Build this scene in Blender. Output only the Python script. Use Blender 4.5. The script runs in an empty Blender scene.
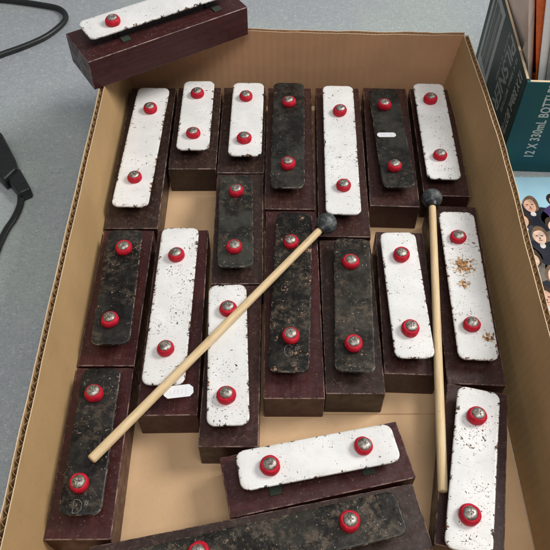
import bpy, bmesh, math, random
from mathutils import Vector, Matrix
random.seed(11)
S = 0.01                       # every length below is in centimetres
C = bpy.context.scene.collection
scene = bpy.context.scene

# ------------------------------------------------------------------ camera
F = 705.0; TH = math.radians(52.0); HC = 47.8; YAW = math.atan(7 / 1145)
cd = bpy.data.cameras.new('camera'); cam = bpy.data.objects.new('camera', cd); C.objects.link(cam)
cam.rotation_euler = (math.radians(90) - TH, 0, -YAW)
cam.location = (0, 0, HC * S)
cd.sensor_width = 36; cd.lens = 36 * F / 550; cd.clip_start = 0.01; cd.clip_end = 60
scene.camera = cam
RM = (Matrix.Rotation(-YAW, 3, 'Z') @ Matrix.Rotation(math.radians(90) - TH, 3, 'X'))
def ray(px, py):
    return RM @ Vector(((px - 275) / F, (275 - py) / F, -1))
def at(px, py, z):             # photograph position -> point at real height z (cm)
    d = ray(px, py); t = (z - HC) / d.z
    return Vector((d.x * t, d.y * t, z))
def atD(px, py, D):            # photograph position -> point on the upright plane y = D (cm)
    d = ray(px, py); t = D / d.y
    return Vector((d.x * t, D, HC + d.z * t))

# ------------------------------------------------------------------ object helpers
def link(name, bm, mat, parent=None, smooth=None, loc=None, rz=0):
    me = bpy.data.meshes.new(name)
    bm.normal_update()
    bm.to_mesh(me); bm.free()
    me.transform(Matrix.Scale(S, 4))
    o = bpy.data.objects.new(name, me); C.objects.link(o)
    if mat: me.materials.append(mat)
    if parent: o.parent = parent
    if loc is not None: o.location = Vector(loc) * S
    o.rotation_euler.z = rz
    if smooth is not None:
        me.shade_smooth()
        me.set_sharp_from_angle(angle=math.radians(smooth))
    return o
def tag(o, label=None, cat=None, group=None, kind=None):
    if label: o['label'] = label
    if cat: o['category'] = cat
    if group: o['group'] = group
    if kind: o['kind'] = kind
    return o
def thing(name, loc, rz=0, **k):
    o = bpy.data.objects.new(name, None); C.objects.link(o)
    o.empty_display_size = 0.01
    o.location = Vector(loc) * S; o.rotation_euler.z = rz
    return tag(o, **k)
def box_bm(x0, x1, y0, y1, z0, z1, bev=0, seg=2, bm=None):
    b = bmesh.new()
    bmesh.ops.create_cube(b, size=1)
    for v in b.verts:
        v.co = Vector(((x0 + x1) / 2 + v.co.x * (x1 - x0), (y0 + y1) / 2 + v.co.y * (y1 - y0), (z0 + z1) / 2 + v.co.z * (z1 - z0)))
    if bev:
        bmesh.ops.bevel(b, geom=list(b.edges), offset=bev, segments=seg, profile=0.5, affect='EDGES')
    if bm is None: return b
    merge(bm, b); return bm
def merge(dst, src):
    me = bpy.data.meshes.new('tmp'); src.to_mesh(me); src.free(); dst.from_mesh(me); bpy.data.meshes.remove(me)
def lathe(prof, n=32, cx=0, cy=0, bm=None):
    b = bm or bmesh.new(); rings = []
    for r, z in prof:
        if r < 1e-6: rings.append([b.verts.new((cx, cy, z))])
        else: rings.append([b.verts.new((cx + r * math.cos(2 * math.pi * i / n), cy + r * math.sin(2 * math.pi * i / n), z)) for i in range(n)])
    for a, c in zip(rings, rings[1:]):
        for i in range(n):
            j = (i + 1) % n
            if len(a) == 1 and len(c) == 1: continue
            if len(a) == 1: b.faces.new((a[0], c[j], c[i]))
            elif len(c) == 1: b.faces.new((a[i], a[j], c[0]))
            else: b.faces.new((a[i], a[j], c[j], c[i]))
    return b
def tube(pts, rad, n=12, bm=None, cap=True, flat=1.0):
    b = bm or bmesh.new(); pts = [Vector(p) for p in pts]; rings = []
    up0 = Vector((0, 0, 1))
    for k, p in enumerate(pts):
        t = (pts[min(k + 1, len(pts) - 1)] - pts[max(k - 1, 0)]).normalized()
        s = t.cross(up0)
        if s.length < 1e-3: s = t.cross(Vector((0, 1, 0)))
        s.normalize(); u = s.cross(t).normalized()
        r = rad[k] if isinstance(rad, (list, tuple)) else rad
        rings.append([b.verts.new(p + (s * math.cos(2 * math.pi * i / n) * flat + u * math.sin(2 * math.pi * i / n)) * r) for i in range(n)])
    for a, c in zip(rings, rings[1:]):
        for i in range(n):
            j = (i + 1) % n
            b.faces.new((a[i], a[j], c[j], c[i]))
    if cap:
        b.faces.new(rings[0][::-1]); b.faces.new(rings[-1])
    bmesh.ops.recalc_face_normals(b, faces=b.faces)
    return b
def catmull(P, n=10):
    P = [Vector(p) for p in P]; P = [2 * P[0] - P[1]] + P + [2 * P[-1] - P[-2]]; out = []
    for i in range(1, len(P) - 2):
        a, b, c, d = P[i - 1:i + 3]
        for k in range(n):
            t = k / n
            out.append(0.5 * ((2 * b) + (c - a) * t + (2 * a - 5 * b + 4 * c - d) * t * t + (3 * b - a - 3 * c + d) * t ** 3))
    out.append(P[-2]); return out

# ------------------------------------------------------------------ material helpers
class NT:
    def __init__(s, name):
        s.m = bpy.data.materials.new(name); s.m.use_nodes = True; s.t = s.m.node_tree
        s.b = s.t.nodes['Principled BSDF']
        tc = s.n('ShaderNodeTexCoord'); mp = s.n('ShaderNodeMapping'); mp.inputs['Scale'].default_value = (100, 100, 100)
        s.mp = mp; s.l(tc.outputs['Object'], mp.inputs['Vector'])
        oi = s.n('ShaderNodeObjectInfo'); sc = s.n('ShaderNodeVectorMath'); sc.operation = 'SCALE'
        sc.inputs[0].default_value = (57, 31, 83); s.l(oi.outputs['Random'], sc.inputs['Scale'])
        ad = s.n('ShaderNodeVectorMath'); s.l(mp.outputs[0], ad.inputs[0]); s.l(sc.outputs[0], ad.inputs[1])
        s.obj = mp.outputs[0]; s.co = ad.outputs[0]; s.rand = oi.outputs['Random']
    def n(s, t): return s.t.nodes.new(t)
    def l(s, a, b): s.t.links.new(a, b)
    def set(s, inp, v):
        if hasattr(v, 'is_linked'): s.l(v, inp)
        elif isinstance(v, tuple) and len(v) == 3 and inp.type == 'RGBA': inp.default_value = (*v, 1)
        else: inp.default_value = v
    def noise(s, scale, detail=4, rough=0.6, co=None, dist=0):
        n = s.n('ShaderNodeTexNoise'); n.inputs['Scale'].default_value = scale; n.inputs['Detail'].default_value = detail
        n.inputs['Roughness'].default_value = rough; n.inputs['Distortion'].default_value = dist
        s.l(co or s.co, n.inputs['Vector']); return n.outputs['Fac']
    def vor(s, scale, feature='F1', co=None, rnd=1.0):
        n = s.n('ShaderNodeTexVoronoi'); n.feature = feature; n.inputs['Scale'].default_value = scale
        n.inputs['Randomness'].default_value = rnd
        s.l(co or s.co, n.inputs['Vector']); return n
    def stretch(s, v, co=None):
        m = s.n('ShaderNodeMapping'); m.inputs['Scale'].default_value = v; s.l(co or s.co, m.inputs['Vector']); return m.outputs[0]
    def warp(s, amt, scale, co=None):
        n = s.n('ShaderNodeTexNoise'); n.inputs['Scale'].default_value = scale; n.inputs['Detail'].default_value = 3; s.l(co or s.co, n.inputs['Vector'])
        a = s.n('ShaderNodeVectorMath'); a.operation = 'SCALE'; a.inputs['Scale'].default_value = amt; s.l(n.outputs['Color'], a.inputs[0])
        b = s.n('ShaderNodeVectorMath'); s.l(co or s.co, b.inputs[0]); s.l(a.outputs[0], b.inputs[1]); return b.outputs[0]
    def ramp(s, fac, a, b, lo=0.0, hi=1.0):
        n = s.n('ShaderNodeMapRange'); n.interpolation_type = 'SMOOTHSTEP'
        s.l(fac, n.inputs['Value']); n.inputs['From Min'].default_value = a; n.inputs['From Max'].default_value = b
        n.inputs['To Min'].default_value = lo; n.inputs['To Max'].default_value = hi; return n.outputs['Result']
    def math(s, op, a, b=None):
        n = s.n('ShaderNodeMath'); n.operation = op; s.set(n.inputs[0], a)
        if b is not None: s.set(n.inputs[1], b)
        return n.outputs[0]
    def mix(s, f, a, b):
        n = s.n('ShaderNodeMix'); n.data_type = 'RGBA'; s.set(n.inputs['Factor'], f); s.set(n.inputs['A'], a); s.set(n.inputs['B'], b)
        return n.outputs['Result']
    def attr(s, name):
        n = s.n('ShaderNodeAttribute'); n.attribute_name = name; return n.outputs['Fac']
    def edge(s, rad):          # 1 on sharp convex edges (wear)
        b = s.n('ShaderNodeBevel'); b.samples = 6; b.inputs['Radius'].default_value = rad * S
        g = s.n('ShaderNodeNewGeometry'); d = s.n('ShaderNodeVectorMath'); d.operation = 'DOT_PRODUCT'
        s.l(b.outputs[0], d.inputs[0]); s.l(g.outputs['Normal'], d.inputs[1])
        return s.math('SUBTRACT', 1.0, d.outputs['Value'])
    def bump(s, h, strength, dist=0.02):
        n = s.n('ShaderNodeBump'); n.inputs['Strength'].default_value = strength; n.inputs['Distance'].default_value = dist * S
        s.l(h, n.inputs['Height']); s.l(n.outputs[0], s.b.inputs['Normal'])
    def out(s, col=None, rough=None, metal=None, spec=None, coat=None):
        if col is not None: s.set(s.b.inputs['Base Color'], col)
        if rough is not None: s.set(s.b.inputs['Roughness'], rough)
        if metal is not None: s.set(s.b.inputs['Metallic'], metal)
        if spec is not None: s.set(s.b.inputs['Specular IOR Level'], spec)
        if coat is not None: s.b.inputs['Coat Weight'].default_value = coat; s.b.inputs['Coat Roughness'].default_value = 0.15
        return s.m

def white_enamel(dens, rust=(), brown=0.35):
    t = NT('white_enamel')
    cl = t.ramp(t.noise(0.42, 3, 0.6), 0.42, 0.66)                      # where the bar was struck and knocked
    # irregular flakes: broken noise islands, larger where wear gathers
    f1 = t.noise(3.6 - 0.9 * dens, 5, 0.66, dist=0.6); th = t.math('SUBTRACT', 0.718, t.math('MULTIPLY', cl, 0.05 + 0.06 * dens))
    chip = t.math('GREATER_THAN', f1, th)
    f2 = t.noise(8.5, 3, 0.6); th2 = t.math('SUBTRACT', 0.700, t.math('MULTIPLY', cl, 0.02 + 0.05 * dens))
    chip = t.math('MAXIMUM', chip, t.math('GREATER_THAN', f2, th2))
    v = t.vor(5.2, co=t.warp(0.22, 6)); c = t.n('ShaderNodeSeparateColor'); t.l(v.outputs['Color'], c.inputs[0])
    sz = t.math('MULTIPLY', t.math('MULTIPLY', t.ramp(c.outputs[0], 1 - dens * 0.7, 1.0), t.math('ADD', t.math('MULTIPLY', cl, 0.8), 0.15)), 0.30)
    chip = t.math('MAXIMUM', chip, t.math('LESS_THAN', v.outputs['Distance'], sz))
    # short knocks and scratches
    s1 = t.noise(1.0, 2, 0.5, co=t.stretch((1.6, 9, 1), t.warp(1.6, 0.7)))
    chip = t.math('MAXIMUM', chip, t.math('GREATER_THAN', s1, 0.755 - 0.03 * dens))
    e = t.attr('edge')
    thr = t.ramp(t.noise(2.0, 6, 0.75), 0.48, 0.68, -0.05, 0.13 + dens * 0.17)
    chip = t.math('MAXIMUM', chip, t.math('LESS_THAN', e, thr))
    dark = t.mix(t.ramp(t.noise(1.1, 3), 0.56 - brown * 0.2, 0.68 - brown * 0.2), (0.022, 0.019, 0.018), (0.17, 0.075, 0.035))
    base = t.mix(t.ramp(t.noise(0.4, 4), 0.35, 0.7), (0.77, 0.77, 0.755), (0.88, 0.875, 0.86))
    base = t.mix(t.ramp(t.noise(2.6, 6, 0.75), 0.56, 0.78, 0, 0.40), base, (0.56, 0.53, 0.47))
    base = t.mix(t.math('MULTIPLY', t.ramp(e, 0.0, 0.35, 1, 0), t.ramp(t.noise(0.9, 5, 0.7), 0.42, 0.68, 0.05, 0.45)), base, (0.50, 0.45, 0.37))
    sl = t.noise(1.0, 2, 0.5, co=t.stretch((0.9, 11, 1), t.warp(1.2, 0.5)))
    base = t.mix(t.ramp(sl, 0.66, 0.70, 0, 0.35), base, (0.52, 0.51, 0.49))
    col = t.mix(chip, base, dark)
    for (x, y, r) in rust:
        sp = t.n('ShaderNodeVectorMath'); sp.operation = 'DISTANCE'; t.l(t.obj, sp.inputs[0]); sp.inputs[1].default_value = (x, y, 0)
        near = t.ramp(sp.outputs['Value'], 0.0, r * 1.5, 0.36, 0.0)
        fr = t.math('ADD', t.noise(4.2, 6, 0.78), near)
        rs = t.math('GREATER_THAN', fr, 0.80)
        rc = t.mix(t.ramp(t.noise(4.5, 5, 0.7), 0.42, 0.56), (0.09, 0.035, 0.014), (0.55, 0.25, 0.06))
        col = t.mix(t.ramp(fr, 0.70, 0.80, 0, 0.45), col, (0.55, 0.42, 0.26))
        col = t.mix(rs, col, rc); chip = t.math('MAXIMUM', chip, rs)
    t.bump(t.math('SUBTRACT', t.math('MULTIPLY', t.noise(1.2, 3), 0.4), chip), 0.6, 0.025)
    return t.out(col, t.ramp(t.math('ADD', chip, t.noise(2, 3)), 0.3, 1.5, 0.26, 0.7), spec=0.5)

def black_enamel(dust=0.5, rust=0.0, tone=(0.013, 0.0115, 0.009)):
    t = NT('black_enamel')
    base = t.mix(t.ramp(t.noise(0.35, 3, 0.6), 0.42, 0.60), tuple(c * 0.45 for c in tone), tuple(c * 1.5 + 0.003 for c in tone))
    gm = t.math('MULTIPLY', t.ramp(t.noise(1.7, 8, 0.78), 0.47, 0.60), t.ramp(t.noise(0.33, 3), 0.38, 0.58, 0.12, 1.0))
    grime = t.mix(t.math('MULTIPLY', gm, dust), base, (0.098, 0.074, 0.052))
    spk = None
    for sc, lim, seed in ((3.4, 0.26, 0.0), (6.5, 0.30, 4.0), (14, 0.30, 9.0)):
        v = t.vor(sc, co=t.warp(0.9 / sc * 1.6, sc * 0.9)); c = t.n('ShaderNodeSeparateColor'); t.l(v.outputs['Color'], c.inputs[0])
        cl = t.ramp(t.noise(0.6, 3), 0.40, 0.60, 0.2, 1.0)
        q = t.math('LESS_THAN', v.outputs['Distance'], t.math('MULTIPLY', t.math('MULTIPLY', t.ramp(c.outputs[0], 1 - dust * 0.5, 1.0), cl), lim))
        spk = q if spk is None else t.math('MAXIMUM', spk, q)
    flake = t.mix(t.ramp(t.noise(1.5, 2), 0.42, 0.6), (0.30, 0.265, 0.22), (0.20, 0.13, 0.085))
    col = t.mix(t.math('MULTIPLY', spk, 0.85), grime, flake)
    if rust:
        rs = t.ramp(t.noise(1.25, 6, 0.8), 0.66 - rust * 0.06, 0.69 - rust * 0.06)
        col = t.mix(rs, col, t.mix(t.ramp(t.noise(5, 3), 0.4, 0.6), (0.15, 0.065, 0.035), (0.38, 0.22, 0.15)))
    sc = t.noise(1.0, 2, 0.5, co=t.stretch((9, 0.9, 1), t.warp(0.6, 0.8)))
    col = t.mix(t.math('MULTIPLY', t.ramp(sc, 0.735, 0.75), 0.4), col, (0.28, 0.26, 0.24))
    sc = t.noise(1.0, 2, 0.5, co=t.stretch((1.1, 7, 1), t.warp(1.2, 0.6)))
    col = t.mix(t.math('MULTIPLY', t.ramp(sc, 0.74, 0.755), 0.4), col, (0.28, 0.26, 0.24))
    e = t.attr('edge')
    thr = t.ramp(t.noise(1.6, 5, 0.7), 0.42, 0.62, -0.03, 0.035)
    col = t.mix(t.math('MULTIPLY', t.math('LESS_THAN', e, thr), 0.75), col, (0.30, 0.27, 0.22))
    t.bump(t.math('SUBTRACT', t.noise(5, 5), spk), 0.4, 0.02)
    return t.out(col, t.ramp(t.noise(2.2, 4), 0.3, 0.7, 0.27, 0.55), spec=0.35)

def block_wood(col=(0.040, 0.011, 0.014), dust=0.5):
    t = NT('painted_block')
    grain = t.noise(1.2, 5, 0.6, co=t.stretch((3.5, 0.22, 3.5)))
    base = t.mix(t.ramp(grain, 0.35, 0.7), tuple(c * 0.75 for c in col), tuple(c * 1.2 for c in col))
    g = t.n('ShaderNodeNewGeometry'); sz = t.n('ShaderNodeSeparateXYZ'); t.l(g.outputs['Normal'], sz.inputs[0])
    up = t.ramp(sz.outputs['Z'], 0.5, 0.95)                # dust lies only on upward faces
    d1 = t.ramp(t.noise(2.4, 8, 0.85), 0.50, 0.70, 0.03, 0.9)
    col2 = t.mix(t.math('MULTIPLY', t.math('MULTIPLY', d1, up), dust), base, (0.15, 0.095, 0.078))
    v = t.vor(9, co=t.warp(0.2, 4)); c = t.n('ShaderNodeSeparateColor'); t.l(v.outputs['Color'], c.inputs[0])
    spk = t.math('LESS_THAN', v.outputs['Distance'], t.math('MULTIPLY', t.ramp(c.outputs[0], 0.72, 1.0), t.ramp(t.noise(0.9, 2), 0.42, 0.62, 0.10, 0.36)))
    col3 = t.mix(t.math('MULTIPLY', spk, t.math('ADD', t.math('MULTIPLY', up, 0.6), 0.2)), col2, (0.25, 0.17, 0.145))
    w = t.math('MULTIPLY', t.attr('worn'), t.ramp(t.noise(1.1, 5, 0.7), 0.43, 0.60, 0.08, 0.75))
    w = t.math('MAXIMUM', w, t.math('MULTIPLY', t.ramp(t.edge(0.13), 0.03, 0.16), t.ramp(t.noise(3.2, 5, 0.75), 0.53, 0.60, 0.0, 0.8)))
    col4 = t.mix(w, col3, (0.42, 0.28, 0.24))
    t.bump(t.noise(6, 5), 0.3, 0.02)
    return t.out(col4, t.ramp(t.noise(1.5, 4), 0.3, 0.7, 0.30, 0.5), spec=0.45)

def cardboard(col=(0.66, 0.435, 0.25), axis=None, pitch=0.85, name='cardboard'):
    t = NT(name)
    fib = t.noise(9, 4, 0.7, co=t.stretch((1, 0.35, 0.35)))
    base = t.mix(t.ramp(t.noise(0.12, 4), 0.3, 0.7), tuple(c * 0.90 for c in col), tuple(c * 1.07 for c in col))
    base = t.mix(t.ramp(fib, 0.5, 0.85, 0, 0.30), base, tuple(c * 0.55 for c in col))
    base = t.mix(t.ramp(t.noise(2.5, 5, 0.7), 0.6, 0.8, 0, 0.25), base, tuple(c * 0.7 for c in col))
    h = t.noise(8, 3)
    if axis is not None:                                    # faint print-through of the flutes
        sx = t.n('ShaderNodeSeparateXYZ'); t.l(t.obj, sx.inputs[0])
        s_ = t.math('SINE', t.math('MULTIPLY', sx.outputs[axis], 2 * math.pi / pitch))
        h = t.math('ADD', t.math('MULTIPLY', s_, 0.5), t.math('MULTIPLY', h, 0.4))
    h = t.math('ADD', h, t.math('MULTIPLY', t.noise(0.35, 3), 1.5))
    base = t.mix(t.ramp(t.noise(0.35, 6, 0.75), 0.56, 0.74, 0, 0.28), base, tuple(c * 0.62 for c in col))
    t.bump(h, 0.35, 0.03)
    return t.out(base, 0.82, spec=0.2)

def plain(name, col, rough=0.5, metal=0.0, var=0.12, scale=3, bump=0.0, spec=0.5):
    t = NT(name)
    c = t.mix(t.ramp(t.noise(scale, 4), 0.3, 0.7), tuple(x * (1 - var) for x in col), tuple(min(1, x * (1 + var)) for x in col))
    if bump: t.bump(t.noise(scale * 4, 4), bump, 0.02)
    return t.out(c, rough, metal, spec)

M = {}
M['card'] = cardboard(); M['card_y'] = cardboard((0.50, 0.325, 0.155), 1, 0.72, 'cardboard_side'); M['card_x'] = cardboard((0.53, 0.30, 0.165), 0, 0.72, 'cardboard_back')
M['flute'] = cardboard((0.30, 0.18, 0.09), name='cardboard_flute')
M['liner_edge'] = cardboard((0.74, 0.57, 0.38), name='cardboard_cut_edge')
M['blockA'] = block_wood((0.042, 0.0145, 0.0120), 0.65)
M['blockB'] = block_wood((0.033, 0.0165, 0.0125), 0.85)
M['blockC'] = block_wood((0.053, 0.0130, 0.0130), 0.45)
M['hole'] = plain('bare_dark_wood', (0.02, 0.012, 0.01), 0.9)
M['felt'] = plain('green_felt', (0.035, 0.045, 0.032), 0.95, bump=0.5)
M['steel_dark'] = plain('dark_steel', (0.15, 0.14, 0.13), 0.4, 0.9)
M['paper'] = plain('sticker_paper', (0.80, 0.82, 0.85), 0.6, var=0.04)
M['ink'] = plain('faint_ink', (0.62, 0.64, 0.69), 0.6)
M['mark'] = plain('scratched_mark', (0.15, 0.145, 0.13), 0.8, var=0.5, scale=5)
M['rubber_black'] = plain('black_rubber', (0.012, 0.014, 0.014), 0.42, var=0.3, bump=0.2)
def red_rubber():
    t = NT('red_rubber')
    c = t.mix(t.ramp(t.noise(3, 4), 0.35, 0.7), (0.44, 0.005, 0.020), (0.62, 0.012, 0.035))
    c = t.mix(t.ramp(t.noise(5, 6, 0.8), 0.56, 0.72, 0, 0.7), c, (0.26, 0.02, 0.02)); c = t.mix(t.ramp(t.noise(11, 4), 0.66, 0.72, 0, 0.6), c, (0.55, 0.30, 0.27))
    t.bump(t.noise(7, 4), 0.25, 0.02)
    return t.out(c, 0.62, spec=0.3)
M['red'] = red_rubber()
def screw_metal():
    t = NT('tarnished_steel')
    c = t.mix(t.ramp(t.noise(4, 5, 0.7), 0.38, 0.62), (0.20, 0.175, 0.145), (0.50, 0.475, 0.43))
    t.bump(t.noise(9, 5, 0.7), 0.5, 0.02)
    return t.out(c, t.ramp(t.noise(5, 4), 0.3, 0.7, 0.40, 0.60), 0.88)
M['screw'] = screw_metal()
def pine():
    t = NT('bare_wood_stick')
    g = t.noise(2.0, 5, 0.65, co=t.stretch((6, 6, 0.25)))
    c = t.mix(t.ramp(g, 0.35, 0.68), (0.66, 0.47, 0.25), (0.80, 0.63, 0.39))
    c = t.mix(t.ramp(t.noise(1.1, 5, 0.7, co=t.stretch((2, 2, 0.6))), 0.56, 0.75, 0, 0.55), c, (0.34, 0.23, 0.13))
    c = t.mix(t.ramp(t.noise(3.0, 6, 0.8), 0.58, 0.68, 0, 0.45), c, (0.24, 0.17, 0.11))
    t.bump(g, 0.35, 0.03)
    return t.out(c, 0.5, spec=0.35)
M['pine'] = pine()
def mallet_rubber():
    t = NT('scuffed_rubber')
    c = t.mix(t.ramp(t.noise(2.2, 6, 0.7), 0.42, 0.68), (0.028, 0.036, 0.038), (0.15, 0.165, 0.165))
    c = t.mix(t.ramp(t.noise(5, 5, 0.8), 0.55, 0.68, 0, 0.6), c, (0.27, 0.27, 0.26))
    t.bump(t.noise(6, 5), 0.4, 0.03)
    return t.out(c, 0.5, spec=0.45)
M['mallet'] = mallet_rubber()
def laminate():
    t = NT('grey_laminate')
    c = t.mix(t.ramp(t.noise(0.05, 4), 0.40, 0.60), (0.41, 0.455, 0.435), (0.38, 0.405, 0.435))
    c = t.mix(t.ramp(t.noise(1.6, 6, 0.8), 0.50, 0.68, 0, 0.55), c, (0.56, 0.59, 0.58))
    c = t.mix(t.ramp(t.noise(5.0, 5, 0.85), 0.52, 0.62, 0, 0.75), c, (0.235, 0.27, 0.29))
    c = t.mix(t.ramp(t.noise(3.1, 5, 0.85), 0.55, 0.64, 0, 0.7), c, (0.62, 0.64, 0.62))
    v = t.vor(2.6, co=t.warp(0.4, 2)); cs = t.n('ShaderNodeSeparateColor'); t.l(v.outputs['Color'], cs.inputs[0])
    c = t.mix(t.math('LESS_THAN', v.outputs['Distance'], t.ramp(cs.outputs[0], 0.85, 1.0, 0, 0.2)), c, (0.66, 0.68, 0.67))
    return t.out(c, t.ramp(t.noise(0.6, 4), 0.3, 0.7, 0.30, 0.42), spec=0.5)

# ------------------------------------------------------------------ setting
o = link('table_top', box_bm(-95, 95, -28, 80.9, -3.2, 0, 0.15), laminate(), smooth=40); tag(o, kind='structure')
o = link('floor', box_bm(-400, 400, -300, 500, -76, -75), plain('dark_floor', (0.06, 0.06, 0.06), 0.7)); tag(o, kind='structure')

# ------------------------------------------------------------------ open cardboard box
ZF = 0.45; ZR = 8.55                                        # floor and rim heights
BOX = thing('cardboard_box', (0, 34, 0), label='open brown corrugated cardboard box packed with chime bars', cat='cardboard box')
def wall(name, base, rim, inward, matl, thick=0.47, pitch=0.72):
    """base/rim: lists of points along the wall's middle (bottom, top); corrugated board of two liners and a flute."""
    bl = Vector((0, 34, 0)); n = Vector(inward).normalized()
    bm = bmesh.new(); fl = bmesh.new(); ed = bmesh.new()
    K = len(base)
    rows = 8
    def P(k, f, off):
        q = base[k].lerp(rim[k], f); bulge = math.sin(math.pi * min(f, 1)) * 0.12
        return q + n * (off - bulge) - bl
    for off, in_ in ((thick / 2, 1), (-thick / 2, 0)):
        for o0, o1 in ((off, off - (0.055 if in_ else -0.055)),):
            A = [[bm.verts.new(P(k, r / rows, o0) + Vector((0, 0, (random.uniform(-.035, .035) + 0.03 * math.sin(k * 0.9 + in_)) if r == rows else 0))) for r in range(rows + 1)] for k in range(K)]
            B = [[bm.verts.new(Vector((P(k, r / rows, o1).x, P(k, r / rows, o1).y, A[k][r].co.z))) for r in range(rows + 1)] for k in range(K)]
            for k in range(K - 1):
                for r in range(rows):
                    bm.faces.new((A[k][r], A[k + 1][r], A[k + 1][r + 1], A[k][r + 1]))
                    bm.faces.new((B[k][r], B[k][r + 1], B[k + 1][r + 1], B[k + 1][r]))
                f = bm.faces.new((A[k][rows], A[k + 1][rows], B[k + 1][rows], B[k][rows])); f.material_index = 1
            for k in (0, K - 1):
                for r in range(rows):
                    bm.faces.new((A[k][r], A[k][r + 1], B[k][r + 1], B[k][r]))
    # flute: zigzag sheet between the liners
    length = sum((base[k + 1] - base[k]).length for k in range(K - 1))
    nz = int(length / pitch) * 8
    prev = None
    for i in range(nz + 1):
        s = i / nz * (K - 1); k = min(int(s), K - 2); f = s - k
        ph = 2 * math.pi * i / 8
        off = (thick / 2 - 0.07) * max(-1, min(1, 1.15 * math.asin(math.sin(ph + 0.4 * math.sin(i * 0.13))) / 1.5708)) * random.uniform(0.92, 1.0)
        b0 = base[k].lerp(base[k + 1], f) + n * off - bl; r0 = rim[k].lerp(rim[k + 1], f) + n * off - bl
        r0.z -= 0.10; mid = b0.lerp(r0, 0.5) - n * 0.12
        for e_ in (0.035,):
            cur = [fl.verts.new(b0), fl.verts.new(mid), fl.verts.new(r0)]
        if prev:
            fl.faces.new((prev[0], cur[0], cur[1], prev[1])); fl.faces.new((prev[1], cur[1], cur[2], prev[2]))
        prev = cur
    bmesh.ops.recalc_face_normals(bm, faces=bm.faces)
    w = link(name, bm, matl, BOX); w.data.materials.append(M['liner_edge'])
    f = link('flute', fl, M['flute'], w)
    sm = f.modifiers.new('thickness', 'SOLIDIFY'); sm.thickness = 0.045 * S; sm.offset = 0
    return w
def lerp_pts(ctrl, z, n):
    ctrl = [Vector((x, y, z)) for x, y in ctrl]; pts = catmull(ctrl, 8); out = []
    for i in range(n + 1):
        s = i / n * (len(pts) - 1); k = min(int(s), len(pts) - 2); out.append(pts[k].lerp(pts[k + 1], s - k))
    return out
N = 44
Lb, Rb, Fy, By = -14.15, 17.3, 9.0, 59.45
cor = {'lb': (-15.1, 62.0), 'rb': (18.75, 59.9), 'lf': (-15.0, 8.6), 'rf': (18.3, 8.6)}
wall('side_wall', lerp_pts([(Lb, Fy), (Lb, 34), (Lb - .1, By + .2)], ZF, N), lerp_pts([cor['lf'], (-15.12, 34), cor['lb']], ZR, N), (1, 0, 0), M['card_y'])
wall('side_wall', lerp_pts([(Rb, Fy), (Rb + .05, 34), (Rb, By)], ZF, N), lerp_pts([cor['rf'], (18.65, 30), (19.05, 45), cor['rb']], ZR, N), (-1, 0, 0), M['card_y'])
wall('back_wall', lerp_pts([(Lb - .1, By + .25), (0, By + .3), (Rb, By + .05)], ZF, N), lerp_pts([(-15.0, 62.2), (-2, 60.9), (8, 60.35), (18.7, 60.05)], ZR, N), (0, -1, 0), M['card_x'])
wall('front_wall', lerp_pts([(Lb, Fy), (0, Fy), (Rb, Fy)], ZF, N), lerp_pts([cor['lf'], (0, 8.3), cor['rf']], ZR, N), (0, 1, 0), M['card_x'])
bm = box_bm(Lb + .2, Rb - .2, Fy - 34, By - 34, 0.004, ZF - 0.10)
link('floor_panel', bm, M['card'], BOX)
# inner flaps folded on the floor: a seam across and one down
ys = at(330, 415.5, ZF).y
bm = box_bm(Lb + .35, Rb - .3, Fy - 34 + .3, ys - 34, ZF - 0.095, ZF, 0.02)
link('floor_flap', bm, M['card'], BOX)
bm = box_bm(Lb + .35, Rb - .3, ys + .12 - 34, By - 34 - .1, ZF - 0.095, ZF - .02, 0.02)
link('floor_flap', bm, M['card'], BOX)

# ------------------------------------------------------------------ chime bars
ZB = 3.3; ZU = 4.22; ZT = 4.48; ZS = 5.06                   # block top, bar underside, bar top, middle of the screw cap
def fit(pts, z):
    BL, BR, FR, FL = [at(x, y, z) for x, y in pts]          # back-left, back-right, front-right, front-left
    bm_, fm = (BL + BR) / 2, (FL + FR) / 2; ax = (bm_ - fm); L = ax.length; ax.normalize()
    sx = Vector((ax.y, -ax.x, 0)); W = ((BR - BL).dot(sx) + (FR - FL).dot(sx)) / 2
    return (bm_ + fm) / 2, math.atan2(-ax.x, ax.y), L, W
def rrect(L, W, r, n=7):
    out = []
    for cx, cy, a0 in ((W / 2 - r, L / 2 - r, 0), (-W / 2 + r, L / 2 - r, 90), (-W / 2 + r, -L / 2 + r, 180), (W / 2 - r, -L / 2 + r, 270)):
        for i in range(n + 1):
            a = math.radians(a0 + 90 * i / n); out.append((cx + r * math.cos(a), cy + r * math.sin(a)))
    return out
def bar_bm(L, W, r=0.62, th=0.26):
    bm = bmesh.new(); lay = bm.verts.layers.float.new('edge')
    levels = [(0.10, -th, -0.05), (0.03, -th + 0.03, -0.05), (0.0, -th * 0.55, -0.02), (0.0, -0.085, 0.0), (0.022, -0.034, 0.02), (0.075, -0.008, 0.05), (0.14, 0, 0.10), (0.30, 0.0, 0.28), (0.5, 0.006, 0.5), (0.8, 0.01, 0.8)]
    rings = []
    for ins, z, ed in levels:
        ring = []
        for x, y in rrect(L - 2 * ins, W - 2 * ins, max(r - ins, 0.08)):
            v = bm.verts.new((x, y, z)); v[lay] = ed; ring.append(v)
        rings.append(ring)
    n = len(rings[0])
    for a, b in zip(rings, rings[1:]):
        for i in range(n):
            j = (i + 1) % n; bm.faces.new((a[i], a[j], b[j], b[i]))
    bm.faces.new(rings[0][::-1]); bm.faces.new(rings[-1])
    return bm
def washer_bm():
    return lathe([(0.30, 0.0), (0.57, 0.0), (0.63, 0.09), (0.66, 0.26), (0.645, 0.44), (0.565, 0.60), (0.485, 0.645), (0.44, 0.62), (0.30, 0.60), (0.30, 0.0)], 40)
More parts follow.
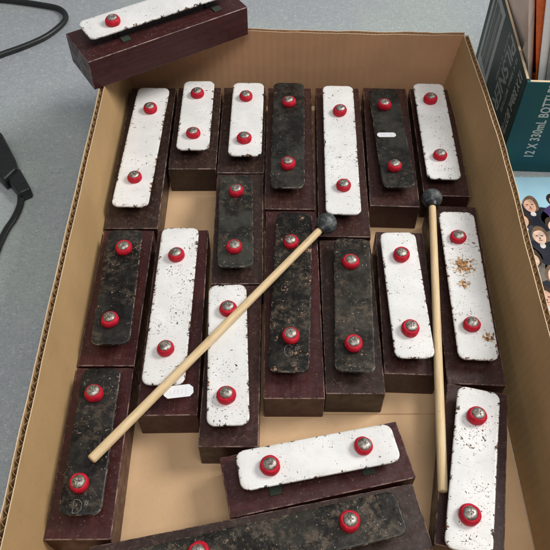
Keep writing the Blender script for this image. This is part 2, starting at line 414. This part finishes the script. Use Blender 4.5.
def screw_bm(ang):
    bm = bmesh.new(); nr, na = 16, 56; R = 0.445; rings = []
    c, s = math.cos(ang), math.sin(ang)
    for k in range(nr + 1):
        ring = []
        for i in range(na):
            a = 2 * math.pi * i / na; f = (k + 0.02) / nr; x, y = R * f * math.cos(a), R * f * math.sin(a)
            z = 0.225 * math.sqrt(max(0, 1 - (f * 0.97) ** 2))
            u, w = abs(x * c + y * s), abs(-x * s + y * c)
            d = max(0, min(1, (0.045 - min(u, w)) / 0.022)) * max(0, min(1, (0.19 - max(u, w)) / 0.03))
            z -= d * 0.07
            ring.append(bm.verts.new((x, y, z)))
        rings.append(ring)
    rings.append([bm.verts.new((v.co.x, v.co.y, -0.06)) for v in rings[-1]])
    for a, b in zip(rings, rings[1:]):
        for i in range(na):
            j = (i + 1) % na; bm.faces.new((a[i], b[i], b[j], a[j]))
    bm.faces.new(rings[0]); bm.faces.new(rings[-1][::-1])
    return bm
LET = {'D': [[(0, 0), (0, 1), (.35, 1), (.6, .75), (.6, .25), (.35, 0), (0, 0)]],
       'G': [[(.6, .82), (.4, 1), (.15, .93), (0, .65), (0, .3), (.15, .05), (.4, 0), (.6, .15), (.6, .45), (.35, .45)]],
       'F': [[(0, 0), (0, 1), (.55, 1)], [(0, .55), (.42, .55)]],
       '#': [[(.12, .2), (.2, .95)], [(.36, .2), (.44, .95)], [(0, .42), (.55, .46)], [(.02, .7), (.56, .74)]]}
def strokes(word, h, x0, y0, rad, bm=None):
    bm = bm or bmesh.new(); x = x0
    for ch in word:
        sc = h * (0.62 if ch == '#' else 1); oy = h * 0.35 if ch == '#' else 0
        for st in LET[ch]:
            pts = [Vector((x + px * sc, y0 + oy + py * sc, 0.0)) for px, py in st]
            for a, b in zip(pts, pts[1:]):
                tube([a, b], rad, 6, bm)
        x += 0.60 * sc + h * 0.16
    return bm
def tag_bm(w, h, t=0.018):
    bm = bmesh.new(); c = h * 0.28; k = []
    out = [(-w / 2 + c, -h / 2), (w / 2 - c, -h / 2), (w / 2, -h / 2 + c), (w / 2, h / 2 - c), (w / 2 - c, h / 2), (-w / 2 + c, h / 2), (-w / 2, h / 2 - c), (-w / 2, -h / 2 + c)]
    lo = [bm.verts.new((x, y, 0)) for x, y in out]; hi = [bm.verts.new((x, y, t)) for x, y in out]
    bm.faces.new(lo[::-1]); bm.faces.new(hi)
    for i in range(8): bm.faces.new((lo[i], lo[(i + 1) % 8], hi[(i + 1) % 8], hi[i]))
    return bm

RECTS = []
def block_mesh(L, W, H, mat, parent, hole):
    bb_ = box_bm(-W / 2, W / 2, -L / 2, L / 2, 0, H, 0.055, 1); wl = bb_.faces.layers.float.new('worn'); bb_.normal_update()
    for f in bb_.faces: f[wl] = 0.0 if max(abs(k) for k in f.normal) > 0.99 else 1.0
    b = link('resonator_block', bb_, mat, parent)
    if hole:
        hx, hy, hr = hole
        cb = bmesh.new(); bmesh.ops.create_cone(cb, cap_ends=True, segments=36, radius1=hr, radius2=hr, depth=4)
        bmesh.ops.translate(cb, verts=cb.verts, vec=(hx, hy, H))
        cut = link('cutter', cb, M['hole'])
        md = b.modifiers.new('b', 'BOOLEAN'); md.operation = 'DIFFERENCE'; md.solver = 'EXACT'; md.object = cut
        b.data.materials.append(M['hole'])
        cut.matrix_world = parent.matrix_world
        bpy.context.view_layer.update()
        cut.parent = parent
        bpy.context.view_layer.update()
        me = bpy.data.meshes.new_from_object(b.evaluated_get(bpy.context.evaluated_depsgraph_get()))
        b.modifiers.clear(); old = b.data; b.data = me; me.name = 'resonator_block'
        bpy.data.meshes.remove(old); bpy.data.objects.remove(cut)
    return b
def chime_bar(block, bar, screws, bmat, mat, label, zbase=ZF, H=None, hole=(0, 0, 0.8), mark=None, stickers=(), pads=False, group='chime bars packed in the cardboard box', shrink=0.03):
    H = H or ZB - zbase; zt = zbase + H; dz = zt - ZB
    c, rz, L, W = fit(block, zt); W -= shrink; L -= shrink
    if group: RECTS.append((label, c, rz, L, W))
    t = thing('chime_bar', (c.x, c.y, zbase), rz, label=label, cat='chime bar', group='chime bars, each a metal bar on a wooden block')
    bpy.context.view_layer.update()
    block_mesh(L, W, H, bmat, t, hole)
    inv = Matrix.Rotation(-rz, 3, 'Z')
    bc, brz, bL, bW = fit(bar, ZT + dz)
    loc = inv @ (bc - Vector((c.x, c.y, 0))); z_top = ZT + dz - zbase
    b = link('tone_bar', bar_bm(bL, bW), mat, t, smooth=50, loc=(loc.x, loc.y, z_top), rz=brz - rz)
    if mark:
        word, h, mx, my, rad = mark
        m = link('note_mark', strokes(word, h, mx, my, rad), M['mark'], b, loc=(0, 0, 0.012))
    for (sx, sy) in screws:
        p = inv @ (at(sx, sy, ZS + dz + 0.02) - Vector((c.x, c.y, 0)))
        wb = washer_bm(); ph = [random.uniform(0, 6.3) for _ in range(3)]; wr = random.uniform(0.93, 1.03); wh = random.uniform(0.84, 1.02)
        for v_ in wb.verts:                               # each rubber is squashed and perished a little differently
            a_ = math.atan2(v_.co.y, v_.co.x); k_ = wr * (1 + 0.022 * math.sin(2 * a_ + ph[0]) + 0.016 * math.sin(3 * a_ + ph[1]) + 0.010 * math.sin(7 * a_ + ph[2]))
            if v_.co.xy.length > 0.42: v_.co.x *= k_; v_.co.y *= k_
            v_.co.z *= wh * (1 + 0.06 * math.sin(a_ + ph[1]) * min(1, v_.co.z / 0.3))
        link('rubber_washer', wb, M['red'], t, smooth=60, loc=(p.x, p.y, z_top - 0.004))
        sc_ = link('screw', screw_bm(random.random() * 3), M['screw'], t, smooth=50, loc=(p.x + random.uniform(-.045, .045), p.y + random.uniform(-.045, .045), z_top + 0.585 * wh))
        sc_.rotation_euler = (random.uniform(-.09, .09), random.uniform(-.09, .09), 0)
        link('spacer', lathe([(0, 0), (0.30, 0), (0.30, ZU - ZB + .01), (0, ZU - ZB + .01)], 20), M['steel_dark'], t, smooth=40, loc=(p.x, p.y, H - .004))
        if pads:
            link('felt_pad', box_bm(-.40, .40, -.40, .40, 0, .13, .03), M['felt'], t, loc=(p.x + pads[0], p.y + pads[1], H))
    for (sx, sy, w, h, ang, zz) in stickers:
        p = inv @ (at(sx, sy, ZT + zz) - Vector((c.x, c.y, 0)))
        s = link('price_sticker', tag_bm(w, h), M['paper'], t, loc=(p.x, p.y, z_top + zz + 0.014), rz=ang - rz)
        ib = bmesh.new()
        for k in range(5): tube([(-w * .28 + k * w * .13, -h * .18, 0), (-w * .28 + k * w * .13 + .06, h * .16, 0)], 0.018, 5, ib)
        link('printed_price', ib, M['ink'], s, loc=(0, 0, 0.02))
    return t

W0 = white_enamel(0.6, brown=1.0); W1 = white_enamel(0.5); W2 = white_enamel(0.35); W3 = white_enamel(0.95, brown=0.5); W4 = white_enamel(0.8, ((-0.1, 1.35, 1.6), (-0.25, -0.5, 0.8), (0.95, -5.3, 0.8)), brown=0.9); W5 = white_enamel(0.2)
K1 = black_enamel(0.65, 0.5, (0.011, 0.0105, 0.0095)); K3 = black_enamel(0.75, 0.9, (0.009, 0.008, 0.006)); K4 = black_enamel(0.85, 0.3, (0.026, 0.023, 0.018)); K5 = black_enamel(0.35, 0.0, (0.019, 0.019, 0.016))
K2 = black_enamel(0.75, 0.1, (0.027, 0.027, 0.022)); K6 = black_enamel(1.0, 0.5, (0.017, 0.016, 0.012))
A, B_, D_ = M['blockA'], M['blockB'], M['blockC']
# back row, left to right
chime_bar([(131.5, 88), (176.5, 88), (157.5, 229), (104.5, 228)], [(138, 87), (170, 88), (147.5, 207), (111, 205)], [(150, 105.5), (134, 174)], B_, W0,
          'long white chime bar in the back left corner of the box')
chime_bar([(178.5, 87.5), (222, 87.5), (216, 169.5), (168, 168.5)], [(184, 80.5), (215, 81), (208.5, 149.5), (176, 149)], [(197, 90), (193, 130)], B_, W2,
          'smallest white chime bar, with the patch of bare cardboard floor below it')
chime_bar([(224, 87.5), (266, 87.5), (264.5, 173), (216.5, 173)], [(233.5, 82), (264, 83), (261.5, 156), (227.5, 154.5)], [(246, 93), (244, 135)], B_, W2,
          'short white chime bar directly behind the short black one')
chime_bar([(268, 88), (311.5, 88), (315.5, 209), (264.5, 209.5)], [(274, 82), (304, 83), (305, 187.5), (269.5, 187)], [(289, 99), (288, 161)], A, K5,
          'black chime bar with F sharp mark, in back row between two white bars', mark=('F#', 0.75, -0.45, -4.9, 0.028))
chime_bar([(315, 88), (359.5, 88), (370.5, 236.5), (319, 237)], [(322, 85), (353.5, 86), (361, 213.5), (326.5, 214)], [(340, 108), (344, 182.5)], A, W1,
          'long narrow white chime bar in the back row beside a round mallet head')
chime_bar([(362.5, 88), (406.5, 88), (419.5, 206), (370.5, 206.5)], [(368.5, 88), (397, 89), (416.5, 186), (382.5, 187)], [(385, 102), (395, 163)], A, K5,
          'black chime bar with a small white price sticker across its middle', stickers=[(386.5, 135, 1.72, 0.62, 0.0, 0.0)])
chime_bar([(410, 89), (449, 89), (471.5, 196), (423, 196)], [(413, 82.5), (443, 84), (462, 178), (427.5, 179)], [(431, 96), (441, 152)], A, W2,
          'white chime bar in the back right corner of the box')
# middle rows
chime_bar([(216.5, 174), (264, 174), (262.5, 284), (211, 284)], [(218.5, 175), (253.5, 176), (252.5, 267), (218.5, 266)], [(236, 188), (234, 244)], B_, K2,
          'short black chime bar near the centre, behind the one white bar under the long stick', mark=('F#', 0.7, -0.5, -3.9, 0.024))
chime_bar([(104, 230), (154.5, 230.5), (134, 366), (77.5, 366)], [(107.5, 229), (143.5, 230.5), (128.5, 344), (90.5, 344)], [(123, 245), (109, 317)], D_, K1,
          'speckled black chime bar by the left wall, second from the front')
chime_bar([(157.5, 230), (209, 230), (197, 415.5), (136.5, 415.5)], [(162, 227), (199.5, 228), (184, 385), (141, 384)], [(176, 252), (165, 346)], D_, W3,
          'longest white chime bar, with a white price sticker at its front end', stickers=[(178.5, 391.5, 2.05, 0.95, 0.12, 0.03)])
chime_bar([(210.5, 285), (261.5, 285), (259.3, 446.5), (197, 447.5)], [(208.5, 284), (246.5, 285), (249.5, 425), (206.5, 425.5)], [(228, 306), (226, 393)], A, W1,
          'white chime bar crossed by the long mallet stick near its back screw')
chime_bar([(265.5, 211), (316.5, 211), (325, 399), (263.5, 398.5)], [(276.5, 212), (312.5, 212), (309.5, 372), (267.5, 371.5)], [(291, 239), (291, 333)], D_, K3,
          'black chime bar marked G sharp with rusty chips along its middle', mark=('G#', 0.95, -0.35, -6.4, 0.024))
chime_bar([(319, 240), (370.5, 240), (385.5, 393.8), (326, 394)], [(333.5, 238), (370, 238.5), (375.5, 372), (335.5, 371.5)], [(351, 259), (354, 341)], B_, K4,
          'dusty dark chime bar beside the G sharp bar, just right of centre')
chime_bar([(374, 232), (424.5, 232), (438.5, 375), (386, 374)], [(379, 232.5), (415.5, 231.5), (435, 357), (396, 358.5)], [(402, 252), (411, 326)], A, W2,
          'white chime bar immediately left of the upright lying mallet')
chime_bar([(428, 206), (474.5, 206), (507.5, 385), (446.5, 384.5)], [(438.5, 211), (473.5, 212), (500, 359), (459, 360)], [(459, 234), (473, 321.5)], A, W4,
          'white chime bar with orange rust patches beside the right wall')
chime_bar([(76.5, 368), (134, 368), (111, 540), (43.6, 540)], [(83, 367), (121, 368.5), (101, 514.5), (57, 515.5)], [(93, 391), (78, 481)], D_, K1,
          'black chime bar marked D sharp in the front left corner', mark=('D#', 0.85, -0.45, -5.1, 0.024))
chime_bar([(447.5, 388.5), (508, 388.5), (505.5, 552), (432.5, 552)], [(457.5, 388), (501, 390), (493, 553), (444, 552)], [(478, 413.5), (471, 513)], A, W3,
          'chipped white chime bar in the front right corner of the box')
chime_bar([(231, 519), (218.6, 457), (397, 421.5), (415.5, 477)], [(242.5, 491.5), (233.5, 451.5), (393, 422), (399, 461)], [(270, 463.5), (364, 443.5)], D_, W5,
          'white chime bar lying crosswise behind the frontmost black bar', hole=(-1.28, -0.4, 0.68), pads=(-1.05, -0.1))
# the frontmost bar, a big bass one running out of the picture
chime_bar([(96, 620), (85, 548), (410, 483), (437, 549)], [(118, 602), (107, 557), (396, 488), (408, 536)], [(198, 551), (350, 519.5)], B_, K6,
          'large grimy black chime bar lying crosswise at the front edge', H=2.95)
# the bar resting on the rim
chime_bar([(89.5, 62.5), (63.6, 33.5), (221, -17), (247.5, 6.5)], [(90, 40), (77, 21), (216, -22), (230, -7)], [(112, 17.3), (205, -12)], D_, W5,
          'white chime bar on a maroon block resting across the rim of the box', zbase=8.62, H=2.9, hole=(-1.16, -0.6, 0.86), pads=(-1.0, -0.5), group=None)

# overlap check (printed while building only)
def corners(r):
    _, c, rz, L, W = r; a = Vector((math.cos(rz), math.sin(rz), 0)); b = Vector((-math.sin(rz), math.cos(rz), 0))
    return [c + a * sx * W / 2 + b * sy * L / 2 for sx, sy in ((-1, -1), (1, -1), (1, 1), (-1, 1))], (a, b)
for i in range(len(RECTS)):
    for j in range(i):
        ca, aa = corners(RECTS[i]); cb_, ab = corners(RECTS[j]); ov = 9
        for ax in (*aa, *ab):
            pa = [p.dot(ax) for p in ca]; pb = [p.dot(ax) for p in cb_]
            ov = min(ov, min(max(pa), max(pb)) - max(min(pa), min(pb)))
        if ov > 0.0: print('OVERLAP %.2f | %s | %s' % (ov, RECTS[i][0][:46], RECTS[j][0][:46]))
for r in RECTS: print('BLOCK L%.1f W%.2f x%.1f y%.1f rot%.1f %s' % (r[3], r[4], r[1].x, r[1].y, math.degrees(r[2]), r[0][:30]))

# ------------------------------------------------------------------ mallets
def mallet(tip, head, rt, label):
    ax = (head - tip); L = ax.length; q = ax.to_track_quat('Z', 'Y')
    t = thing('mallet', tip, label=label, cat='mallet', group='wooden mallets lying on the chime bars')
    t.rotation_mode = 'QUATERNION'; t.rotation_quaternion = q
    prof = [(0, -0.02), (rt * 0.75, 0), (rt * 0.97, 0.05), (rt, 0.15)] + [(rt * (1 - 0.10 * k / 10), 0.15 + (L - 0.5) * k / 10) for k in range(1, 11)]
    prof.append((0, L - 0.3))
    link('stick', lathe(prof, 24), M['pine'], t, smooth=60)
    R = 0.88; hp = []
    for k in range(0, 21):
        a = math.pi * k / 20; hp.append((R * math.sin(a) if 0 < k < 20 else 0.0, L - R * math.cos(a) * 0.95))
    h = link('rubber_head', lathe(hp, 32), M['mallet'], t, smooth=80)
    link('head_collar', lathe([(rt * .9, L - 1.02), (rt + .13, L - 1.0), (rt + .16, L - .86), (rt + .20, L - .68)], 24), M['rubber_black'], h, smooth=60)
    return t
mallet(at(91, 460, 4.85), at(326.5, 223.5, 4.95), 0.335, 'wooden mallet lying diagonally across the bars with dark rubber head at centre')
mallet(at(443, 492, 3.66), at(432, 198.5, 4.20), 0.335, 'wooden mallet lying lengthwise between two white bars on the right')

# ------------------------------------------------------------------ cables on the table
z = 0.34
loop = [at(x, y, z) for x, y in [(-60, 72), (-25, 65), (0, 55), (25, 46), (45, 37), (59, 27), (65.5, 19), (64, 12.5), (57, 8), (42, 5), (22, 2), (5, 0), (-20, -2), (-60, -6)]]
tag(link('power_cable', tube(catmull(loop, 10), 0.33, 14), M['rubber_black'], smooth=80), 'thick black cable curving in a loop on grey table, top left', 'cable')
PL = thing('power_connector', at(14, 165, 0), label='black moulded connector with its cord on the grey table at left edge', cat='connector')
def hull(pts_xy, z0, z1, bev):
    bm = bmesh.new(); lo = [bm.verts.new((x, y, z0)) for x, y in pts_xy]; hi = [bm.verts.new((x, y, z1)) for x, y in pts_xy]
    n = len(lo); bm.faces.new(lo[::-1]); bm.faces.new(hi)
    for i in range(n): bm.faces.new((lo[i], lo[(i + 1) % n], hi[(i + 1) % n], hi[i]))
    bmesh.ops.recalc_face_normals(bm, faces=bm.faces)
    bmesh.ops.bevel(bm, geom=list(bm.edges), offset=bev, segments=3, profile=0.5, affect='EDGES'); return bm
P0 = at(14, 165, 0)
def rel(x, y, z=0): q = at(x, y, z) - P0; return (q.x, q.y)
link('connector_body', hull([rel(*p, 1.0) for p in [(-14, 128), (3, 136), (17, 163), (18, 172), (5, 184), (-8, 170), (-22, 150)]], 0.03, 1.55, 0.28), M['rubber_black'], PL, smooth=60)
link('connector_collar', hull([rel(*p, 1.0) for p in [(20, 169), (31.5, 190), (20, 195), (7, 180)]], 0.02, 1.25, 0.22), M['rubber_black'], PL, smooth=60)
cordp = [at(x, y, 0.62) - P0 for x, y in [(14, 182), (20, 190)]] + [at(x, y, 0.3) - P0 for x, y in [(20.5, 203), (15, 217), (7, 229), (0, 243), (-8, 262), (-25, 290)]]
link('cord', tube(catmull(cordp, 10), 0.2, 12, flat=1.7), M['rubber_black'], PL, smooth=80)

# ------------------------------------------------------------------ drinks carton with sleeves in it
def carton_mat(name, col, col2):
    t = NT(name)
    c = t.mix(t.ramp(t.noise(0.25, 4), 0.35, 0.65), col, col2)
    c = t.mix(t.ramp(t.noise(2.0, 5, 0.7, co=t.stretch((0.25, 0.25, 4))), 0.66, 0.75, 0, 0.25), c, (0.15, 0.25, 0.27))
    w = t.math('MULTIPLY', t.ramp(t.edge(0.08), 0.02, 0.2), t.ramp(t.noise(2, 4), 0.42, 0.6, 0, 0.7))
    c = t.mix(w, c, (0.38, 0.30, 0.22))
    t.bump(t.noise(3, 4), 0.2, 0.03)
    return t.out(c, 0.5, spec=0.4)
M['teal'] = carton_mat('teal_print', (0.004, 0.080, 0.108), (0.008, 0.098, 0.098))
M['green'] = carton_mat('dark_green_print', (0.010, 0.032, 0.026), (0.014, 0.040, 0.034))
M['print'] = plain('pale_print', (0.52, 0.60, 0.60), 0.6, var=0.1, scale=6)
M['print_dim'] = plain('grey_print', (0.42, 0.46, 0.44), 0.6, var=0.15, scale=6)
cA = atD(527, 82, 50.1); CZ = cA.z
cB = at(497, -26, CZ)
ang = math.atan2(cB.y - cA.y, cB.x - cA.x) - math.pi / 2
CT = thing('drinks_carton', (cA.x, cA.y, 0), ang, label='teal bottle carton reading 12 X 330mL BOTTLES, holding upright sleeves', cat='carton')
DL = (Vector((cB.x, cB.y, 0)) - Vector((cA.x, cA.y, 0))).length; DW = 27.0; tk = 0.32
link('front_panel', box_bm(0.06, DW, 0, tk, 0, CZ, 0.03), M['teal'], CT)
sp = link('side_panel', box_bm(0, tk, tk + .01, DL, 0, CZ + .02, 0.03), M['green'], CT)
link('side_panel', box_bm(DW - tk, DW, tk + .01, DL - tk - .01, 0, CZ, 0.03), M['green'], CT)
link('back_panel', box_bm(tk + .01, DW, DL - tk, DL, 0, CZ, 0.03), M['teal'], CT)
link('carton_base', box_bm(tk, DW - tk, tk + .02, DL - tk - .02, 0.01, 0.3), M['card'], CT)
link('cut_rim', box_bm(0.34, DW - .34, 0.05, tk - .04, CZ, CZ + 0.02), M['liner_edge'], CT)
link('cut_rim', box_bm(0.05, tk - .05, tk + .1, DL - .05, CZ + .02, CZ + 0.04), M['liner_edge'], CT)
def text(word, size, mat, parent, mw, name='lettering', sx=1.0, ext=0.01, name_space=1.0, off=0.0):
    cu = bpy.data.curves.new(name, 'FONT'); cu.body = word; cu.size = size; cu.extrude = ext; cu.space_character = name_space; cu.offset = off
    to = bpy.data.objects.new(name, cu); C.objects.link(to); bpy.context.view_layer.update()
    me = bpy.data.meshes.new_from_object(to.evaluated_get(bpy.context.evaluated_depsgraph_get()))
    bpy.data.objects.remove(to); bpy.data.curves.remove(cu)
    me.transform(Matrix.Diagonal((sx, 1, 1, 1))); me.transform(mw); me.transform(Matrix.Scale(S, 4))
    me.materials.clear(); me.materials.append(mat); me.name = name
    o = bpy.data.objects.new(name, me); C.objects.link(o); o.parent = parent; return o
CTi = Matrix.Rotation(-ang, 3, 'Z')
def carton_local(p): return CTi @ (p - Vector((cA.x, cA.y, 0)))
# front text climbs the panel: local x -> +z, local y -> -x, facing -y
def frame(xa, ya, za, o):
    return Matrix((( xa[0], ya[0], za[0], o[0]), (xa[1], ya[1], za[1], o[1]), (xa[2], ya[2], za[2], o[2]), (0, 0, 0, 1)))
p0 = carton_local(atD(531.5, 157, 50.05)); p1 = carton_local(atD(549.5, 87, 50.05))
fr = [o for o in CT.children if o.name.startswith('front_panel')][0]
text('12 X 330mL BOTTLES', 1.24, M['print'], fr, frame((0, 0, 1), (-1, 0, 0), (0, -1, 0), (p0.x + .05, -0.008, p0.z)), sx=0.66, name_space=1.10, off=0.022)
# side text reads down the panel: local x -> -z, local y -> -y (towards the camera), facing -x
def side(word, size, y, ztop, sx, mat, off=0.0):
    text(word, size, mat, sp, frame((0, 0, -1), (0, -1, 0), (-1, 0, 0), (-0.008, y, ztop)), sx=sx, off=off)
side('PILSNER', 3.5, 7.6, CZ - 0.2, 0.60, M['print_dim'], 0.05)
side('12 X 330mL BOTTLES', 1.9, 2.6, CZ - 0.5, 0.42, M['print_dim'], 0.02)
side('PILSNER  12 X 330mL', 0.75, 8.5, CZ - 0.6, 0.78, M['print_dim'])
side('12 X 330mL BOTTLES', 0.8, 4.4, CZ - 0.5, 0.8, M['print_dim'])
# pale barcode label at the far end of the panel
link('barcode_label', box_bm(-0.012, 0, 11.0, DL - 1.1, 0.9, CZ - .5), plain('pale_label', (0.48, 0.50, 0.49), 0.6), sp)
bb = bmesh.new(); y = 12.0
while y < DL - 2.0:
    w = random.choice([.08, .12, .2, .3]); box_bm(-0.02, -0.010, y, y + w, 2.2, CZ - 1.2, 0, 2, bb); y += w + random.choice([.1, .14, .24])
link('barcode', bb, M['green'], sp)

# upright sleeves and papers standing in the carton
def upright(name, q, d0, depth, mat, label, cat, group=None, extra=None):
    """q: four photograph positions (bl, br, tr, tl) of its front edge on the plane y = d0; it runs back from there."""
    P = [atD(x, y, d0) for x, y in q]
    z0 = 0.35
    def drop(a, b): f = (z0 - b.z) / (a.z - b.z); return b.lerp(a, f)
    P = [drop(P[0], P[3]), drop(P[1], P[2]), P[2], P[3]]
    o0 = Vector((P[0].x, P[0].y, 0)); bm = bmesh.new()
    f_ = [bm.verts.new(p - o0) for p in P]; b_ = [bm.verts.new(p - o0 + Vector((0.3, depth, 0))) for p in P]
    bm.faces.new(f_); bm.faces.new(b_[::-1])
    for i in range(4): bm.faces.new((f_[i], b_[i], b_[(i + 1) % 4], f_[(i + 1) % 4]))
    bmesh.ops.recalc_face_normals(bm, faces=bm.faces)
    bmesh.ops.bevel(bm, geom=list(bm.edges), offset=0.05, segments=2, profile=0.5, affect='EDGES')
    o = link(name, bm, mat, None, loc=o0); tag(o, label, cat, group); return o
def paged(col):
    t = NT('page_edges'); l = t.noise(1, 3, 0.6, co=t.stretch((14, 0.2, 0.2)))
    c = t.mix(t.ramp(l, 0.35, 0.65), tuple(k * .78 for k in col), col); return t.out(c, 0.7, spec=0.3)
def standing(name, x0, x1, y0, y1, zt, mat, label, cat, lean=0.0):
    bm = box_bm(0, x1 - x0, 0, y1 - y0, 0, zt - 0.4, 0.08)
    for v in bm.verts: v.co.y += lean * v.co.z
    o = link(name, bm, mat, None, smooth=40, loc=(x0, y0, 0.35)); tag(o, label, cat); return o
zc = atD(520, 18, 53.6).z
standing('paper_folder', 22.95, atD(528, 60, 52.9).x, 52.9, 54.6, zc, paged((0.95, 0.82, 0.70)), 'cream paper folder standing nearest the carton side panel', 'folder')
standing('brown_envelope', 23.0, 27.6, 55.2, 65.0, 17.5, paged((0.92, 0.74, 0.62)), 'tall pinkish brown envelope standing behind the cream folder', 'envelope')
upright('record_sleeve', [(527.5, 78), (534.8, 78), (535.3, -30), (528.8, -30)], 52.6, 0.9, paged((0.90, 0.74, 0.64)), 'pale pink sleeve standing just left of the orange one', 'sleeve')
upright('record_sleeve', [(535.2, 78), (537.6, 78), (549.0, -30), (535.8, -30)], 52.3, 1.2, plain('orange_card', (0.70, 0.14, 0.025), 0.5), 'bright orange sleeve standing in the teal carton', 'sleeve')
upright('record_sleeve', [(537.9, 78), (545.5, 78), (560.5, -30), (549.4, -30)], 52.0, 1.4, plain('white_card', (0.93, 0.92, 0.90), 0.5, var=0.03), 'white edged sleeve standing just right of the orange one', 'sleeve')
upright('record_sleeve', [(546, 78), (575, 78), (590, -30), (561.0, -30)], 51.7, 1.6, plain('grey_card', (0.34, 0.32, 0.30), 0.5), 'grey picture sleeve standing rightmost in the teal carton', 'sleeve')

# ------------------------------------------------------------------ record cover lying flat beside the box (generic design)
def cover():
    t = NT('printed_cover')
    sx = t.n('ShaderNodeSeparateXYZ'); t.l(t.obj, sx.inputs[0]); y = sx.outputs[1]
    low = t.ramp(t.math('ADD', y, t.math('MULTIPLY', t.noise(0.5, 2, co=t.obj), 2.0)), 12.6, 12.9, 1, 0)
    sky = t.mix(t.ramp(t.noise(0.25, 3), 0.3, 0.7), (0.33, 0.58, 0.72), (0.40, 0.66, 0.78))
    dark = t.mix(t.ramp(t.noise(0.8, 4), 0.45, 0.55), (0.020, 0.022, 0.040), (0.050, 0.045, 0.060))
    return t.out(t.mix(low, sky, dark), 0.22, spec=0.5)
a0 = at(520, 177.5, 0.42)
o = link('record_cover', box_bm(-15.6, 15.6, -15.6, 15.6, 0, 0.40, 0.06), cover(), loc=(20.3 + 15.6, a0.y - 15.6, 0.005), rz=-0.01)
tag(o, 'flat glossy record cover with pale blue top and dark crowd pattern, right of box', 'record cover')

def blob(bm, cx, cy, rx, ry, z, n=22, a0=0.0, a1=2 * math.pi, wob=0.05):
    ph = random.uniform(0, 6); vs = []
    for i in range(n):
        a = a0 + (a1 - a0) * i / n; k = 1 + wob * math.sin(3 * a + ph)
        vs.append(bm.verts.new((cx + rx * k * math.cos(a), cy + ry * k * math.sin(a), z)))
    bm.faces.new(vs)
rn = random.Random(5)
inks = {}
def ink(i, col):
    if i not in inks: inks[i] = (bmesh.new(), col)
    return inks[i][0]
coats = [(0.018, 0.02, 0.03), (0.07, 0.04, 0.14), (0.16, 0.14, 0.12), (0.05, 0.05, 0.055)]; skins = [(0.66, 0.40, 0.29), (0.74, 0.53, 0.42), (0.45, 0.22, 0.13)]; hairs = [(0.03, 0.022, 0.018), (0.06, 0.035, 0.022), (0.16, 0.10, 0.06)]
for row in range(9):
    yy = 11.9 - row * 2.15; x = -14.6 + (row % 2) * 1.3
    while x < 14.6:
        z = 0.404 + row * 0.004; cx = x + rn.uniform(-.3, .3); cy = yy + rn.uniform(-.5, .5); w = rn.uniform(.85, 1.1)
        k = rn.randrange(4); blob(ink(('coat', k), coats[k]), cx, cy - 1.9, 1.75 * w, 1.5, z, wob=.08)
        k = rn.randrange(3); blob(ink(('hair', k), hairs[k]), cx + .03, cy + .16, .80 * w, 1.02, z + .0009, wob=.07)
        k = rn.choice((0, 0, 1, 1, 2)); fx = cx + rn.uniform(-.1, .1); blob(ink(('face', k), skins[k]), fx, cy - .10, .60 * w, .82, z + .0014, wob=.05)
        for sx_ in (-.24, .24): blob(ink(('eyes_nose', 0), (0.13, 0.07, 0.05)), fx + sx_ * w, cy + .05, .13, .07, z + .0022, 10)  # dark printed marks for the eyes, same ink as the nose
        blob(ink(('eyes_nose', 0), (0.13, 0.07, 0.05)), fx, cy - .26, .07, .12, z + .0022, 10); blob(ink(('lips', 0), (0.36, 0.13, 0.10)), fx, cy - .50, .19, .06, z + .0022, 10)
        blob(ink(('collar', 0), (0.62, 0.60, 0.58)), cx, cy - 1.12, .26, .3, z + .0006, 10)
        x += rn.uniform(2.2, 2.8)
bmx = bmesh.new(); bmx.from_mesh(o.data)                  # the print belongs to the cover's own surface
for (nm, k), (bm, col) in inks.items():
    for v in bm.verts: v.co *= S
    i0 = len(o.data.materials); o.data.materials.append(plain('print_' + nm, col, 0.25, var=0.3, scale=1.2))
    for f in bm.faces: f.material_index = i0
    merge(bmx, bm)
bmx.to_mesh(o.data); bmx.free()

# ------------------------------------------------------------------ lamps
def area(name, loc, target, size, power, col):
    l = bpy.data.lights.new(name, 'AREA'); l.shape = 'RECTANGLE'; l.size = size[0]; l.size_y = size[1]; l.energy = power; l.color = col
    o = bpy.data.objects.new(name, l); C.objects.link(o); o.location = loc
    o.rotation_euler = (Vector(target) - Vector(loc)).to_track_quat('-Z', 'Y').to_euler(); return o
area('window_light', (1.30, 0.70, 1.40), (0.0, 0.35, 0), (0.7, 0.6), 27, (1.0, 0.975, 0.94))
area('front_fill', (0.15, -0.35, 1.85), (0.0, 0.45, 0), (1.1, 0.7), 15, (1.0, 0.975, 0.94))  # unseen area light added as front fill for the camera-facing faces
w = bpy.data.worlds.new('World'); scene.world = w; w.use_nodes = True
w.node_tree.nodes['Background'].inputs[0].default_value = (0.93, 0.96, 1.0, 1); w.node_tree.nodes['Background'].inputs[1].default_value = 0.24
scene.view_settings.view_transform = 'Standard'; scene.view_settings.look = 'None'; scene.view_settings.gamma = 1; scene.view_settings.exposure = 0
